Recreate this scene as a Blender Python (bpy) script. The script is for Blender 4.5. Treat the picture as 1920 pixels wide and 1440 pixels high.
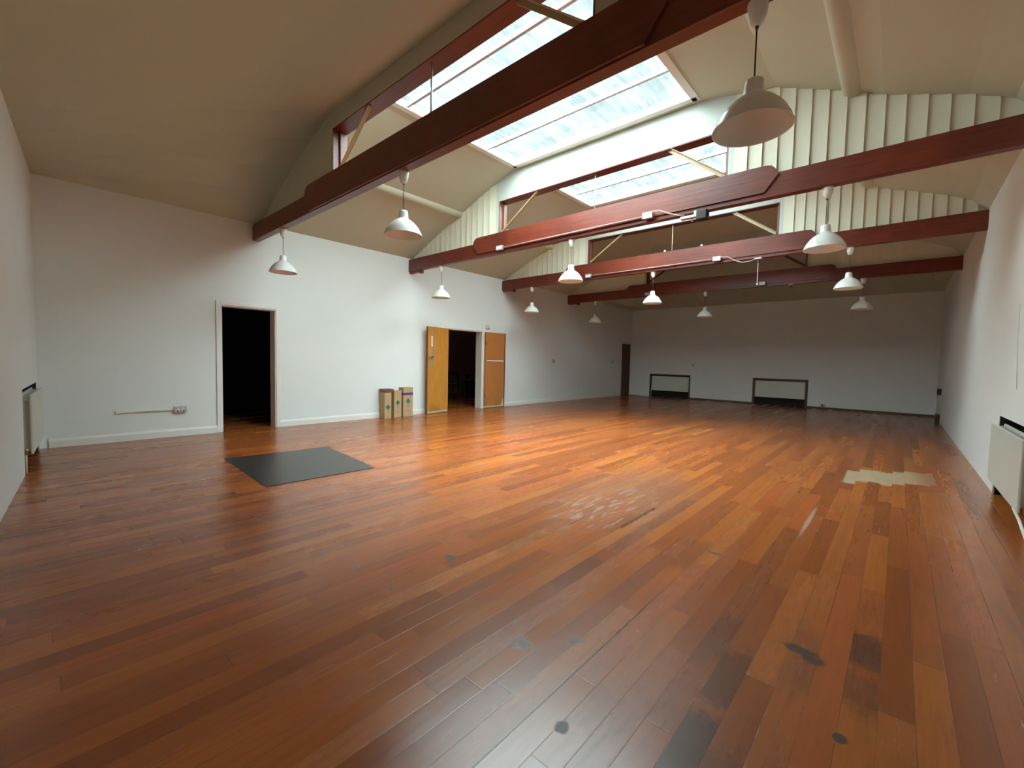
import bpy, bmesh, math, random
from mathutils import Vector, Matrix
random.seed(7)
D = bpy.data
for o in list(D.objects): D.objects.remove(o)
S = bpy.context.scene
C = S.collection

# ------------------------------------------------------------------ camera
YAW, PIT, ROL, FPX = 0.7299, 0.0529, 0.02239, 809.98
cam = D.cameras.new('camera'); co = D.objects.new('camera', cam); C.objects.link(co)
cam.sensor_width = 36.0; cam.lens = FPX / 1920 * 36.0; cam.clip_start = 0.02; cam.clip_end = 500
f = Vector((-math.sin(YAW)*math.cos(PIT), math.cos(YAW)*math.cos(PIT), -math.sin(PIT)))
r = Vector((math.cos(YAW), math.sin(YAW), 0)); u = r.cross(f)
r2 = r*math.cos(ROL) + u*math.sin(ROL); u2 = -r*math.sin(ROL) + u*math.cos(ROL)
M = Matrix((r2, u2, -f)).transposed().to_4x4(); M.translation = Vector((0, 0, 1.25))
co.matrix_world = M
S.camera = co

# ------------------------------------------------------------------ view / exposure
S.view_settings.view_transform = 'Standard'; S.view_settings.look = 'None'
S.view_settings.gamma = 1.0; S.view_settings.use_curve_mapping = False
S.view_settings.exposure = 0.12
S.cycles.max_bounces = 12; S.cycles.diffuse_bounces = 8; S.cycles.transparent_max_bounces = 16
S.cycles.use_denoising = True
S.cycles.sample_clamp_indirect = 6.0

# ------------------------------------------------------------------ sky
# bright overcast; an added dim zone low at the far left keeps pane detail
W = D.worlds.new('overcast_sky'); S.world = W; W.use_nodes = True
nt = W.node_tree; nt.nodes.clear()
out = nt.nodes.new('ShaderNodeOutputWorld'); bg = nt.nodes.new('ShaderNodeBackground')
tc = nt.nodes.new('ShaderNodeTexCoord'); nrm = nt.nodes.new('ShaderNodeVectorMath'); nrm.operation = 'NORMALIZE'
nt.links.new(tc.outputs['Generated'], nrm.inputs[0])
SKY_LOW, SKY_HIGH, SKY_TOP = 0.98, 23.0, 42.0
dt = nt.nodes.new('ShaderNodeVectorMath'); dt.operation = 'DOT_PRODUCT'; dt.inputs[1].default_value = Vector((-0.66, 0.75, 0.0)).normalized()
nt.links.new(nrm.outputs[0], dt.inputs[0])
mr = nt.nodes.new('ShaderNodeMapRange'); mr.interpolation_type = 'SMOOTHSTEP'
mr.inputs[1].default_value = 0.15; mr.inputs[2].default_value = 0.60; mr.inputs[3].default_value = SKY_HIGH; mr.inputs[4].default_value = SKY_LOW
nt.links.new(dt.outputs['Value'], mr.inputs[0])
sz = nt.nodes.new('ShaderNodeSeparateXYZ'); nt.links.new(nrm.outputs[0], sz.inputs[0])
edge = nt.nodes.new('ShaderNodeMapRange'); edge.interpolation_type = 'SMOOTHSTEP'      # upper edge of the dim zone, brightened to reflect in the near boards
edge.inputs[1].default_value = 0.612; edge.inputs[2].default_value = 0.70; edge.inputs[3].default_value = 0.0; edge.inputs[4].default_value = 15.0
nt.links.new(sz.outputs[2], edge.inputs[0])
mm = nt.nodes.new('ShaderNodeMath'); mm.operation = 'MAXIMUM'; nt.links.new(mr.outputs[0], mm.inputs[0]); nt.links.new(edge.outputs[0], mm.inputs[1])
bg.inputs['Color'].default_value = (0.91, 1.0, 1.02, 1)
sx = nt.nodes.new('ShaderNodeSeparateXYZ'); nt.links.new(nrm.outputs[0], sx.inputs[0])
mxz = nt.nodes.new('ShaderNodeMath'); mxz.operation = 'MAXIMUM'; mxz.inputs[1].default_value = 0.0; nt.links.new(sx.outputs[2], mxz.inputs[0])
pw = nt.nodes.new('ShaderNodeMath'); pw.operation = 'POWER'; pw.inputs[1].default_value = 12.0; nt.links.new(mxz.outputs[0], pw.inputs[0])
ml = nt.nodes.new('ShaderNodeMath'); ml.operation = 'MULTIPLY_ADD'; ml.inputs[1].default_value = SKY_TOP   # added overhead glow, brightens the floor under the roof lights
nt.links.new(pw.outputs[0], ml.inputs[0]); nt.links.new(mm.outputs[0], ml.inputs[2])
nt.links.new(ml.outputs[0], bg.inputs['Strength']); nt.links.new(bg.outputs[0], out.inputs[0])

# ================================================================== helpers
def link(o, parent=None):
    C.objects.link(o)
    if parent is not None: o.parent = parent
    return o
def props(o, label=None, cat=None, group=None, kind=None):
    if label: o['label'] = label
    if cat: o['category'] = cat
    if group: o['group'] = group
    if kind: o['kind'] = kind
    return o
def empty(name, loc=(0,0,0), rz=0.0, **k):
    o = D.objects.new(name, None); o.empty_display_size = 0.1; C.objects.link(o)
    o.location = loc; o.rotation_euler = (0,0,rz); props(o, **k); return o
def mesh_obj(name, bm, mat, parent=None, smooth=False, **k):
    bmesh.ops.recalc_face_normals(bm, faces=bm.faces[:])
    me = D.meshes.new(name); bm.to_mesh(me); bm.free()
    mats = mat if isinstance(mat, (list, tuple)) else [mat]
    for m_ in mats: me.materials.append(m_)
    if smooth:
        for p in me.polygons: p.use_smooth = True
        try: me.set_sharp_from_angle(angle=math.radians(40))
        except Exception: pass
    o = D.objects.new(name, me); link(o, parent); props(o, **k); return o
def box(bm, x0, x1, y0, y1, z0, z1, bev=0.0, mi=0, mat=None):
    tmp = bmesh.new()
    v = [tmp.verts.new((x, y, z)) for x in (x0, x1) for y in (y0, y1) for z in (z0, z1)]
    for a in ((0,1,3,2),(4,6,7,5),(0,4,5,1),(2,3,7,6),(0,2,6,4),(1,5,7,3)): tmp.faces.new([v[i] for i in a])
    if bev > 0:
        bmesh.ops.bevel(tmp, geom=tmp.edges[:], offset=bev, segments=2, affect='EDGES', profile=0.7)
    merge(bm, tmp, mat, mi)
def merge(bm, tmp, mat=None, mi=0):
    mp = {}
    for v in tmp.verts: mp[v] = bm.verts.new(mat @ v.co if mat is not None else v.co)
    for fc in tmp.faces:
        try:
            nf = bm.faces.new([mp[v] for v in fc.verts]); nf.material_index = mi; nf.smooth = fc.smooth
        except ValueError: pass
    tmp.free()
def prism(bm, poly, axis, a0, a1, mat=None, mi=0):
    # poly = 2D points in the plane perpendicular to axis ('x': (y,z), 'y': (x,z), 'z': (x,y))
    def P(p, a): return {'x': (a, p[0], p[1]), 'y': (p[0], a, p[1]), 'z': (p[0], p[1], a)}[axis]
    tmp = bmesh.new()
    A = [tmp.verts.new(P(p, a0)) for p in poly]; B = [tmp.verts.new(P(p, a1)) for p in poly]
    n = len(poly)
    tmp.faces.new(A); tmp.faces.new(B[::-1])
    for i in range(n): tmp.faces.new([A[i], B[i], B[(i+1)%n], A[(i+1)%n]])
    merge(bm, tmp, mat, mi)
def tube(bm, pts, rad, seg=10, mi=0):
    pts = [Vector(p) for p in pts]; tmp = bmesh.new(); rings = []
    for i, p in enumerate(pts):
        t = (pts[min(i+1, len(pts)-1)] - pts[max(i-1, 0)]).normalized()
        a = Vector((0,0,1)) if abs(t.z) < 0.9 else Vector((1,0,0))
        e1 = t.cross(a).normalized(); e2 = t.cross(e1)
        rings.append([tmp.verts.new(p + (e1*math.cos(2*math.pi*k/seg) + e2*math.sin(2*math.pi*k/seg))*rad) for k in range(seg)])
    for a, b in zip(rings, rings[1:]):
        for k in range(seg):
            fc = tmp.faces.new([a[k], a[(k+1)%seg], b[(k+1)%seg], b[k]]); fc.smooth = True
    tmp.faces.new(rings[0]); tmp.faces.new(rings[-1][::-1])
    merge(bm, tmp, None, mi)
def lathe(bm, prof, seg=40, c=(0,0,0), mi=0, closed=False):
    tmp = bmesh.new(); rings = []
    for (rr, z) in prof:
        if rr < 1e-6: rings.append([tmp.verts.new((c[0], c[1], c[2]+z))])
        else: rings.append([tmp.verts.new((c[0]+rr*math.cos(2*math.pi*k/seg), c[1]+rr*math.sin(2*math.pi*k/seg), c[2]+z)) for k in range(seg)])
    pr = list(zip(rings, rings[1:]))
    if closed: pr.append((rings[-1], rings[0]))
    for a, b in pr:
        for k in range(seg):
            if len(a) == 1 and len(b) == 1: continue
            if len(a) == 1: q = [a[0], b[(k+1)%seg], b[k]]
            elif len(b) == 1: q = [a[k], a[(k+1)%seg], b[0]]
            else: q = [a[k], a[(k+1)%seg], b[(k+1)%seg], b[k]]
            fc = tmp.faces.new(q); fc.smooth = True
    merge(bm, tmp, None, mi)
def NB(): return bmesh.new()

# ------------------------------------------------------------------ materials
class N:
    def __init__(s, name):
        s.m = D.materials.new(name); s.m.use_nodes = True; s.t = s.m.node_tree; s.t.nodes.clear()
        s.o = s.t.nodes.new('ShaderNodeOutputMaterial'); s.b = s.t.nodes.new('ShaderNodeBsdfPrincipled')
        s.t.links.new(s.b.outputs[0], s.o.inputs[0])
    def n(s, ty, **k):
        q = s.t.nodes.new(ty)
        for a, v in k.items(): setattr(q, a, v)
        return q
    def put(s, v, sock):
        if isinstance(v, bpy.types.NodeSocket): s.t.links.new(v, sock)
        elif v is not None:
            if hasattr(sock, 'default_value') and sock.type == 'RGBA' and len(v) == 3: v = (*v, 1)
            sock.default_value = v
    def math(s, op, a, b=None, c=None, clamp=False):
        q = s.n('ShaderNodeMath', operation=op, use_clamp=clamp)
        for i, v in enumerate((a, b, c)):
            if v is not None: s.put(v, q.inputs[i])
        return q.outputs[0]
    def mix(s, fac, a, b, bt='MIX'):
        q = s.n('ShaderNodeMix', data_type='RGBA', blend_type=bt)
        s.put(fac, q.inputs[0]); s.put(a, q.inputs[6]); s.put(b, q.inputs[7]); return q.outputs[2]
    def noise(s, vec, scale, detail=4, rough=0.55, dist=0.0):
        q = s.n('ShaderNodeTexNoise'); s.put(vec, q.inputs['Vector']); q.inputs['Scale'].default_value = scale
        q.inputs['Detail'].default_value = detail; q.inputs['Roughness'].default_value = rough; q.inputs['Distortion'].default_value = dist
        return q.outputs[0]
    def pos(s): return s.n('ShaderNodeNewGeometry').outputs['Position']
    def scl(s, vec, v):
        q = s.n('ShaderNodeVectorMath', operation='MULTIPLY'); s.put(vec, q.inputs[0]); q.inputs[1].default_value = v; return q.outputs[0]
    def sep(s, vec):
        q = s.n('ShaderNodeSeparateXYZ'); s.put(vec, q.inputs[0]); return q.outputs
    def comb(s, x, y, z):
        q = s.n('ShaderNodeCombineXYZ'); s.put(x, q.inputs[0]); s.put(y, q.inputs[1]); s.put(z, q.inputs[2]); return q.outputs[0]
    def step(s, v, a, b):
        q = s.n('ShaderNodeMapRange', interpolation_type='SMOOTHSTEP'); s.put(v, q.inputs[0]); s.put(a, q.inputs[1]); s.put(b, q.inputs[2]); return q.outputs[0]
    def ramp(s, v, stops):
        q = s.n('ShaderNodeValToRGB'); s.put(v, q.inputs[0]); e = q.color_ramp.elements
        while len(e) < len(stops): e.new(0.5)
        for i, (p, c) in enumerate(stops): e[i].position = p; e[i].color = (*c, 1)
        return q.outputs[0]
    def bump(s, h, strength=0.2, dist=0.01):
        q = s.n('ShaderNodeBump'); s.put(h, q.inputs['Height']); q.inputs['Strength'].default_value = strength; q.inputs['Distance'].default_value = dist
        s.t.links.new(q.outputs[0], s.b.inputs['Normal'])
    def set(s, **k):
        for a, v in k.items(): s.put(v, s.b.inputs[a.replace('_', ' ')])
        return s.m
def paint(name, col, rough=0.6, var=0.05, scale=2.0, bump=0.06, spec=0.5, bscale=60):
    a = N(name); p = a.pos(); n1 = a.noise(p, scale, 5)
    c = a.mix(n1, tuple(v*(1-var) for v in col), tuple(min(1, v*(1+var)) for v in col))
    if bump: a.bump(a.noise(p, bscale, 4), bump, 0.004)
    return a.set(Base_Color=c, Roughness=rough, Specular_IOR_Level=spec)

m_wall = paint('white_wall_paint', (0.76, 0.79, 0.77), 0.75, 0.03, 1.2, 0.12)
m_ceil = paint('cream_ceiling_paint', (0.52, 0.52, 0.40), 0.8, 0.05, 0.9, 0.10)
m_trim = paint('white_gloss_paint', (0.80, 0.79, 0.74), 0.35, 0.03, 3, 0.05)
m_panelw = paint('cream_panel_paint', (0.68, 0.65, 0.50), 0.5, 0.03, 3, 0.04)
m_fascia = paint('dimmed_grey_green_fascia', (0.50, 0.54, 0.49), 0.5, 0.03, 3, 0.04)  # grey-green, darkened to offset the strong skylight on the fascia
m_lampw = paint('white_enamel', (0.80, 0.80, 0.76), 0.25, 0.02, 5, 0.0)
m_plastic = paint('white_plastic', (0.72, 0.72, 0.68), 0.4, 0.03, 9, 0.0)
m_radw = paint('radiator_enamel', (0.64, 0.64, 0.57), 0.35, 0.03, 4, 0.0)
m_black = paint('black_plastic', (0.012, 0.011, 0.011), 0.5, 0.1, 9, 0.0)
m_dark = paint('recess_shade_black', (0.02, 0.014, 0.011), 0.9, 0.3, 5, 0.3)  # near-black, stands in for shade deep in the radiator recesses
m_metal = N('galvanised_steel').set(Base_Color=(0.55, 0.56, 0.56), Metallic=0.7, Roughness=0.45)
m_brass = N('worn_brass').set(Base_Color=(0.45, 0.30, 0.12), Metallic=0.8, Roughness=0.4)
m_cord = paint('brown_cord', (0.06, 0.035, 0.02), 0.7, 0.1, 5, 0.0)
m_roomdark = paint('dim_room_wall', (0.55, 0.52, 0.47), 0.9, 0.1, 2, 0.1)
m_pitch = paint('room_wall_painted_dark', (0.015, 0.012, 0.011), 0.95, 0.2, 2, 0.0)  # near-black colour stands in for the darkness of the side room
m_tan = paint('tan_brace_paint', (0.45, 0.34, 0.19), 0.5, 0.08, 3, 0.05)

def beam_mat(name, c0, c1, rough):
    a = N(name); p = a.pos(); st = a.noise(a.scl(p, (0.6, 12, 12)), 3.0, 6, 0.6); cl = a.noise(p, 1.4, 4)
    fac = a.math('ADD', a.math('MULTIPLY', st, 0.5), a.math('MULTIPLY', cl, 0.5))
    c = a.mix(a.step(fac, 0.3, 0.7), c0, c1); a.bump(st, 0.15, 0.01)
    return a.set(Base_Color=c, Roughness=rough, Specular_IOR_Level=0.5)
m_beam = beam_mat('oxblood_stained_beam', (0.090, 0.014, 0.007), (0.190, 0.033, 0.015), 0.36)
m_post = beam_mat('oxblood_post', (0.16, 0.045, 0.025), (0.24, 0.08, 0.045), 0.4)
m_frame = beam_mat('brown_wood_frame', (0.06, 0.03, 0.016), (0.11, 0.055, 0.03), 0.5)
m_fdoor = beam_mat('dark_red_brown_door', (0.07, 0.022, 0.01), (0.11, 0.035, 0.016), 0.6)

def door_mat(name, c0, c1, c2):
    a = N(name); p = a.pos(); g = a.noise(a.scl(p, (9, 9, 0.7)), 4.0, 6, 0.6, 0.6); cl = a.noise(p, 2.5, 4)
    c = a.mix(a.step(g, 0.3, 0.7), c0, c1); z = a.sep(p)[2]
    dirt = a.math('MULTIPLY', a.math('SUBTRACT', 1.0, a.step(z, 0.05, 0.45)), a.step(cl, 0.45, 0.62))
    c = a.mix(a.math('MULTIPLY', dirt, 0.6), c, c2)
    worn = a.math('LESS_THAN', a.math('ADD', z, a.math('MULTIPLY', a.noise(p, 25, 3), -0.05)), 0.035)
    c = a.mix(worn, c, (0.62, 0.42, 0.24)); a.bump(g, 0.1, 0.004)
    return a.set(Base_Color=c, Roughness=0.32)
m_door = door_mat('varnished_orange_oak', (0.50, 0.20, 0.030), (0.62, 0.28, 0.05), (0.22, 0.13, 0.03))
m_door2 = door_mat('varnished_orange_wood', (0.44, 0.165, 0.045), (0.52, 0.21, 0.06), (0.3, 0.14, 0.05))
m_edge = beam_mat('dark_door_edge', (0.10, 0.03, 0.015), (0.17, 0.06, 0.03), 0.4)

def card_mat():
    a = N('cardboard'); p = a.pos(); n1 = a.noise(p, 6, 4); fl = a.noise(a.scl(p, (1, 60, 1)), 8, 2)
    c = a.mix(n1, (0.44, 0.29, 0.15), (0.52, 0.36, 0.20)); a.bump(fl, 0.1, 0.002)
    return a.set(Base_Color=c, Roughness=0.8, Specular_IOR_Level=0.2)
m_card = card_mat()
m_green = paint('green_print', (0.03, 0.19, 0.11), 0.8, 0.1, 20, 0.0)
m_purple = paint('purple_tape', (0.07, 0.045, 0.22), 0.5, 0.1, 20, 0.0)
m_redbrown = paint('brown_tape', (0.18, 0.07, 0.045), 0.5, 0.15, 10, 0.0)
m_print = paint('grey_brown_print', (0.23, 0.15, 0.09), 0.8, 0.1, 20, 0.0)
m_mat = paint('charcoal_vinyl', (0.035, 0.026, 0.024), 0.33, 0.12, 12, 0.08)
m_chair = paint('dark_chair', (0.02, 0.016, 0.014), 0.6, 0.1, 5, 0.0)

# ---- floor: boards run along Y, every board its own tone
def floor_mat():
    a = N('stained_floorboards'); p = a.pos(); xyz = a.sep(p); X, Y = xyz[0], xyz[1]
    BW = 0.102
    xr = a.math('DIVIDE', a.math('ADD', X, 0.504), BW); row = a.math('FLOOR', xr); fx = a.math('FRACT', xr)
    wn = a.n('ShaderNodeTexWhiteNoise', noise_dimensions='1D'); a.put(row, wn.inputs['W'])
    L = a.math('MULTIPLY_ADD', wn.outputs['Value'], 0.9, 1.1)
    yy = a.math('DIVIDE', a.math('ADD', Y, a.math('MULTIPLY', wn.outputs['Value'], 37.0)), L)
    col = a.math('FLOOR', yy); fy = a.math('FRACT', yy)
    w2 = a.n('ShaderNodeTexWhiteNoise', noise_dimensions='2D'); a.put(a.comb(row, col, 0.0), w2.inputs['Vector'])
    rnd = w2.outputs['Value']; rcol = a.sep(w2.outputs['Color'])
    # grain, stretched along the board and shifted per board
    gv = a.comb(a.math('MULTIPLY', X, 1.0), a.math('ADD', a.math('MULTIPLY', Y, 0.07), a.math('MULTIPLY', rnd, 9.0)), 0.0)
    g = a.noise(gv, 42, 7, 0.65, 0.35); g2 = a.noise(gv, 9, 4, 0.6, 0.8)
    base = a.ramp(rnd, [(0.0, (0.17, 0.038, 0.011)), (0.25, (0.26, 0.062, 0.015)), (0.5, (0.36, 0.094, 0.020)), (0.75, (0.46, 0.145, 0.025)), (1.0, (0.37, 0.072, 0.021))])
    avg = (0.34, 0.092, 0.020)
    base = a.mix(0.40, base, avg)
    c = a.mix(a.step(g, 0.35, 0.75), base, a.mix(0.35, base, (0.16, 0.045, 0.014)))
    c = a.mix(a.math('MULTIPLY', a.step(g2, 0.5, 0.8), 0.35), c, (0.10, 0.045, 0.028))
    # board-to-board joints
    dx = a.math('MINIMUM', fx, a.math('SUBTRACT', 1.0, fx)); dy = a.math('MULTIPLY', a.math('MINIMUM', fy, a.math('SUBTRACT', 1.0, fy)), L)
    wj = a.math('MULTIPLY_ADD', wn.outputs['Value'], 0.020, 0.008)
    jx = a.math('SUBTRACT', 1.0, a.step(dx, 0.0, wj)); jy = a.math('SUBTRACT', 1.0, a.step(dy, 0.0, 0.0035))
    jn = a.step(a.noise(a.scl(p, (9, 1.2, 1)), 1.0, 3), 0.36, 0.60)
    joint = a.math('MAXIMUM', a.math('MULTIPLY', jx, a.math('MULTIPLY_ADD', jn, 0.75, 0.2)), a.math('MULTIPLY', jy, 0.55))
    c = a.mix(a.math('MULTIPLY', joint, 0.8), c, (0.022, 0.012, 0.009))
    # large soft wear
    big = a.noise(a.scl(p, (1.3, 0.45, 1)), 0.9, 4)
    c = a.mix(a.math('MULTIPLY', a.step(big, 0.45, 0.75), 0.45), c, (0.19, 0.055, 0.025))
    warp = a.noise(p, 7, 4, 0.6); warp2 = a.noise(a.scl(p, (22, 3, 1)), 1.4, 5, 0.65)
    def blob(cx, cy, rx, ry, soft=0.35, wn_=0.9, ang=0.0, wp=None):
        ddx = a.math('SUBTRACT', X, cx); ddy = a.math('SUBTRACT', Y, cy); ca, sa = math.cos(ang), math.sin(ang)
        uu = a.math('ADD', a.math('MULTIPLY', ddx, ca/rx), a.math('MULTIPLY', ddy, sa/rx))
        vv = a.math('ADD', a.math('MULTIPLY', ddx, -sa/ry), a.math('MULTIPLY', ddy, ca/ry))
        d = a.math('SQRT', a.math('ADD', a.math('MULTIPLY', uu, uu), a.math('MULTIPLY', vv, vv)))
        d = a.math('ADD', d, a.math('MULTIPLY', a.math('SUBTRACT', wp or warp, 0.5), wn_*2))
        return a.math('SUBTRACT', 1.0, a.step(d, 1.0-soft, 1.0+soft*0.4))
    fine = a.math('ADD', a.math('MULTIPLY', a.noise(p, 26, 5, 0.65), 0.6), a.math('MULTIPLY', warp, 0.4))
    # pale bare patch by the right wall
    xb = a.math('SUBTRACT', a.math('MULTIPLY', a.math('ADD', row, 0.5), BW), 0.504)
    ddx = a.math('ABSOLUTE', a.math('SUBTRACT', X, -0.02))
    ddy = a.math('ABSOLUTE', a.math('SUBTRACT', Y, a.math('MULTIPLY_ADD', xb, 0.70, a.math('MULTIPLY_ADD', wn.outputs['Value'], 0.16, 6.55))))
    mk = a.math('MULTIPLY', a.math('SUBTRACT', 1.0, a.step(a.math('ADD', ddx, a.math('MULTIPLY', fine, 0.06)), 0.40, 0.44)),
                a.math('SUBTRACT', 1.0, a.step(a.math('ADD', ddy, a.math('MULTIPLY', fine, 0.18)), 0.44, 0.50)))
    mk = a.math('MULTIPLY', mk, a.math('MULTIPLY_ADD', a.step(warp2, 0.35, 0.55), 0.35, 0.62))
    mk = a.math('MULTIPLY', mk, a.math('SUBTRACT', 1.0, a.math('MULTIPLY', a.step(X, 0.05, 0.38), 0.6)))
    c = a.mix(mk, c, (0.37, 0.27, 0.165))
    # scuffed, scratched zones
    sc1 = a.math('MULTIPLY', blob(-1.85, 3.35, 0.42, 0.75, 0.6, 0.5), a.step(warp2, 0.50, 0.62))
    sc2 = a.math('MULTIPLY', blob(-2.6, 5.2, 0.7, 1.6, 0.6, 0.5), a.step(warp2, 0.56, 0.66))
    sc3 = a.math('MULTIPLY', blob(-0.49, 4.25, 0.018, 0.50, 0.5, 0.25), 1.0)
    sc4 = a.math('MULTIPLY', blob(-3.3, 4.0, 1.2, 2.2, 0.6, 0.5), a.step(warp2, 0.62, 0.70))
    sc = a.math('MAXIMUM', a.math('MAXIMUM', sc1, a.math('MULTIPLY', sc2, 0.5)), a.math('MAXIMUM', a.math('MULTIPLY', sc3, 0.8), a.math('MULTIPLY', sc4, 0.4)))
    c = a.mix(a.math('MULTIPLY', sc, 0.55), c, (0.55, 0.42, 0.33))
    gz = a.math('MULTIPLY', blob(-1.9, 3.7, 0.7, 1.3, 0.6, 0.6), 0.35)
    c = a.mix(gz, c, (0.22, 0.13, 0.09))
    # black burns and stains
    st = None
    for (cx, cy, rx, ry, s_, w_) in ((-0.262, 2.245, 0.075, 0.035, .25, .6), (-0.215, 2.21, 0.05, 0.03, .25, .5), (-0.085, 1.80, 0.022, 0.028, .3, .3), (-1.19, 1.43, 0.06, 0.05, .9, .9),
                             (-1.02, 1.60, 0.035, 0.03, .9, .9), (-0.80, 1.19, 0.025, 0.03, .35, .5), (-0.85, 3.02, 0.06, 0.015, .3, .3), (-2.35, 1.27, 0.018, 0.02, .4, .3),
                             (-2.05, 1.75, 0.05, 0.03, .5, .5), (-2.0, 1.28, 0.02, 0.012, .4, .3), (-0.60, 0.98, 0.03, 0.02, .4, .4)):
        q = blob(cx, cy, rx, ry, s_, w_*2.2, 0.0, fine); st = q if st is None else a.math('MAXIMUM', st, q)
    c = a.mix(a.math('MULTIPLY', st, 0.85), c, (0.012, 0.010, 0.010))
    st2 = None   # darkened stretches of single boards
    for (k_, y0, y1, am) in ((0, 1.15, 1.62, 1.0), (0, 1.62, 2.05, 0.7), (-1, 1.85, 2.35, 0.5), (4, 2.28, 2.60, 0.9), (4, 1.95, 2.28, 0.5), (1, 1.0, 1.5, 0.5), (2, 1.9, 2.5, 0.35), (-5, 2.6, 3.2, 0.4), (-3, 1.2, 1.5, 0.3), (-9, 1.9, 2.4, 0.5), (-14, 2.0, 2.5, 0.4)):
        yc, hw = (y0+y1)/2, (y1-y0)/2
        q = a.math('SUBTRACT', 1.0, a.step(a.math('ADD', a.math('ABSOLUTE', a.math('SUBTRACT', Y, yc)), a.math('MULTIPLY', a.math('SUBTRACT', fine, 0.5), 0.5)), hw*0.6, hw*1.15))
        q = a.math('MULTIPLY', a.math('MULTIPLY', q, am), a.math('COMPARE', row, float(k_), 0.5))
        st2 = q if st2 is None else a.math('MAXIMUM', st2, q)
    c = a.mix(a.math('MULTIPLY', st2, 0.75), c, (0.040, 0.022, 0.020))
    # the widest open joint
    oj = a.math('MULTIPLY', a.math('SUBTRACT', 1.0, a.step(a.math('ABSOLUTE', a.math('SUBTRACT', X, -0.912)), 0.0015, 0.004)), a.math('SUBTRACT', 1.0, a.step(Y, 1.9, 2.6)))
    c = a.mix(a.math('MULTIPLY', oj, 0.9), c, (0.012, 0.008, 0.007))
    # one long gouged board edge
    ln = a.math('MULTIPLY', a.math('SUBTRACT', 1.0, a.step(a.math('ABSOLUTE', a.math('SUBTRACT', X, -1.52)), 0.008, 0.02)), a.math('SUBTRACT', 1.0, a.step(a.math('ABSOLUTE', a.math('SUBTRACT', Y, 3.30)), 0.28, 0.36)))
    c = a.mix(a.math('MULTIPLY', ln, 0.7), c, (0.05, 0.02, 0.012))
    # specks of grit
    vo = a.n('ShaderNodeTexVoronoi', feature='F1'); a.put(a.scl(p, (1, 1, 0)), vo.inputs['Vector']); vo.inputs['Scale'].default_value = 4.0
    sp = a.math('MULTIPLY', a.math('LESS_THAN', vo.outputs['Distance'], 0.022), a.math('GREATER_THAN', a.sep(vo.outputs['Color'])[0], 0.55))
    c = a.mix(a.math('MULTIPLY', sp, 0.7), c, (0.6, 0.5, 0.42))
    h = a.math('SUBTRACT', a.math('MULTIPLY', g, 0.25), a.math('MULTIPLY', joint, 0.45))
    h = a.math('ADD', h, a.math('MULTIPLY', rcol[1], 0.25)); h = a.math('ADD', h, a.math('MULTIPLY', a.noise(a.scl(p, (8, 2.2, 1)), 1.0, 3), 0.55))
    a.bump(h, 0.22, 0.0035)
    rg = a.math('ADD', a.math('MULTIPLY_ADD', g, 0.10, 0.165), a.math('MULTIPLY', mk, 0.3))
    rg = a.math('ADD', rg, a.math('MULTIPLY', st, 0.2)); rg = a.math('ADD', rg, a.math('MULTIPLY', rcol[2], 0.07))
    return a.set(Base_Color=c, Roughness=rg, Specular_IOR_Level=0.7)
m_floor = floor_mat()

def glaz_mat(name):
    a = N(name); p = a.pos(); t = a.t
    st = a.noise(a.scl(p, (7, 0.6, 1)), 1.6, 5, 0.6, 0.4); cl = a.noise(a.scl(p, (1, 1.3, 1)), 2.2, 5, 0.6)
    v = a.math('ADD', a.math('MULTIPLY', st, 0.55), a.math('MULTIPLY', cl, 0.45))
    tcol = a.mix(a.step(v, 0.36, 0.64), (0.40, 0.47, 0.47), (0.70, 0.81, 0.82))
    tr = a.n('ShaderNodeBsdfTransparent'); a.put(tcol, tr.inputs[0])
    tl = a.n('ShaderNodeBsdfTranslucent'); a.put(tcol, tl.inputs[0])
    mxs = a.n('ShaderNodeMixShader'); mxs.inputs[0].default_value = 0.03
    t.links.new(tr.outputs[0], mxs.inputs[1]); t.links.new(tl.outputs[0], mxs.inputs[2])
    t.links.new(mxs.outputs[0], a.o.inputs[0])
    return a.m
m_glaz = glaz_mat('weathered_translucent_sheet')

# ================================================================== shell
XL, XR, YB = -8.10, 0.78, 16.20
WT = 0.22
def near_y(x): return 0.06 - 0.07*(x - XL)

def wall_with_holes(bm, u0, u1, z0, z1, t0, t1, holes, axis, mat=None):
    # boxes tiling the wall rectangle minus holes; u along wall, t thickness
    us = sorted({u0, u1} | {h[0] for h in holes} | {h[1] for h in holes}); zs = sorted({z0, z1} | {h[2] for h in holes} | {h[3] for h in holes})
    for a, b in zip(us, us[1:]):
        for c_, d_ in zip(zs, zs[1:]):
            if any(h[0] <= a and b <= h[1] and h[2] <= c_ and d_ <= h[3] for h in holes): continue
            if axis == 'y': box(bm, t0, t1, a, b, c_, d_, mat=mat)
            else: box(bm, a, b, t0, t1, c_, d_, mat=mat)

D1 = (2.05, 2.87, 0.0, 2.045)      # plain doorway
D2 = (6.70, 7.86, 0.0, 2.00)       # double doorway
bm = NB(); wall_with_holes(bm, -0.3, YB+0.22, 0, 3.50, XL-WT, XL, [D1, D2], 'y')
mesh_obj('wall_left', bm, m_wall, kind='structure')
AR = (4.95, 6.55, 0.0, 0.81)
bm = NB(); wall_with_holes(bm, -0.9, YB+0.22, 0, 3.46, XR, XR+0.16, [AR], 'y'); box(bm, XR+0.16, XR+0.22, -0.9, YB+0.22, 0, 3.46)
mesh_obj('wall_right', bm, m_wall, kind='structure')
AB1 = (-7.25, -5.71, 0.0, 0.87); AB2 = (-3.64, -2.10, 0.0, 0.86)
bm = NB(); wall_with_holes(bm, XL-0.2, XR+0.2, 0, 3.46, YB, YB+0.14, [AB1, AB2], 'x'); box(bm, XL-0.2, XR+0.2, YB+0.14, YB+0.2, 0, 3.46)
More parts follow.
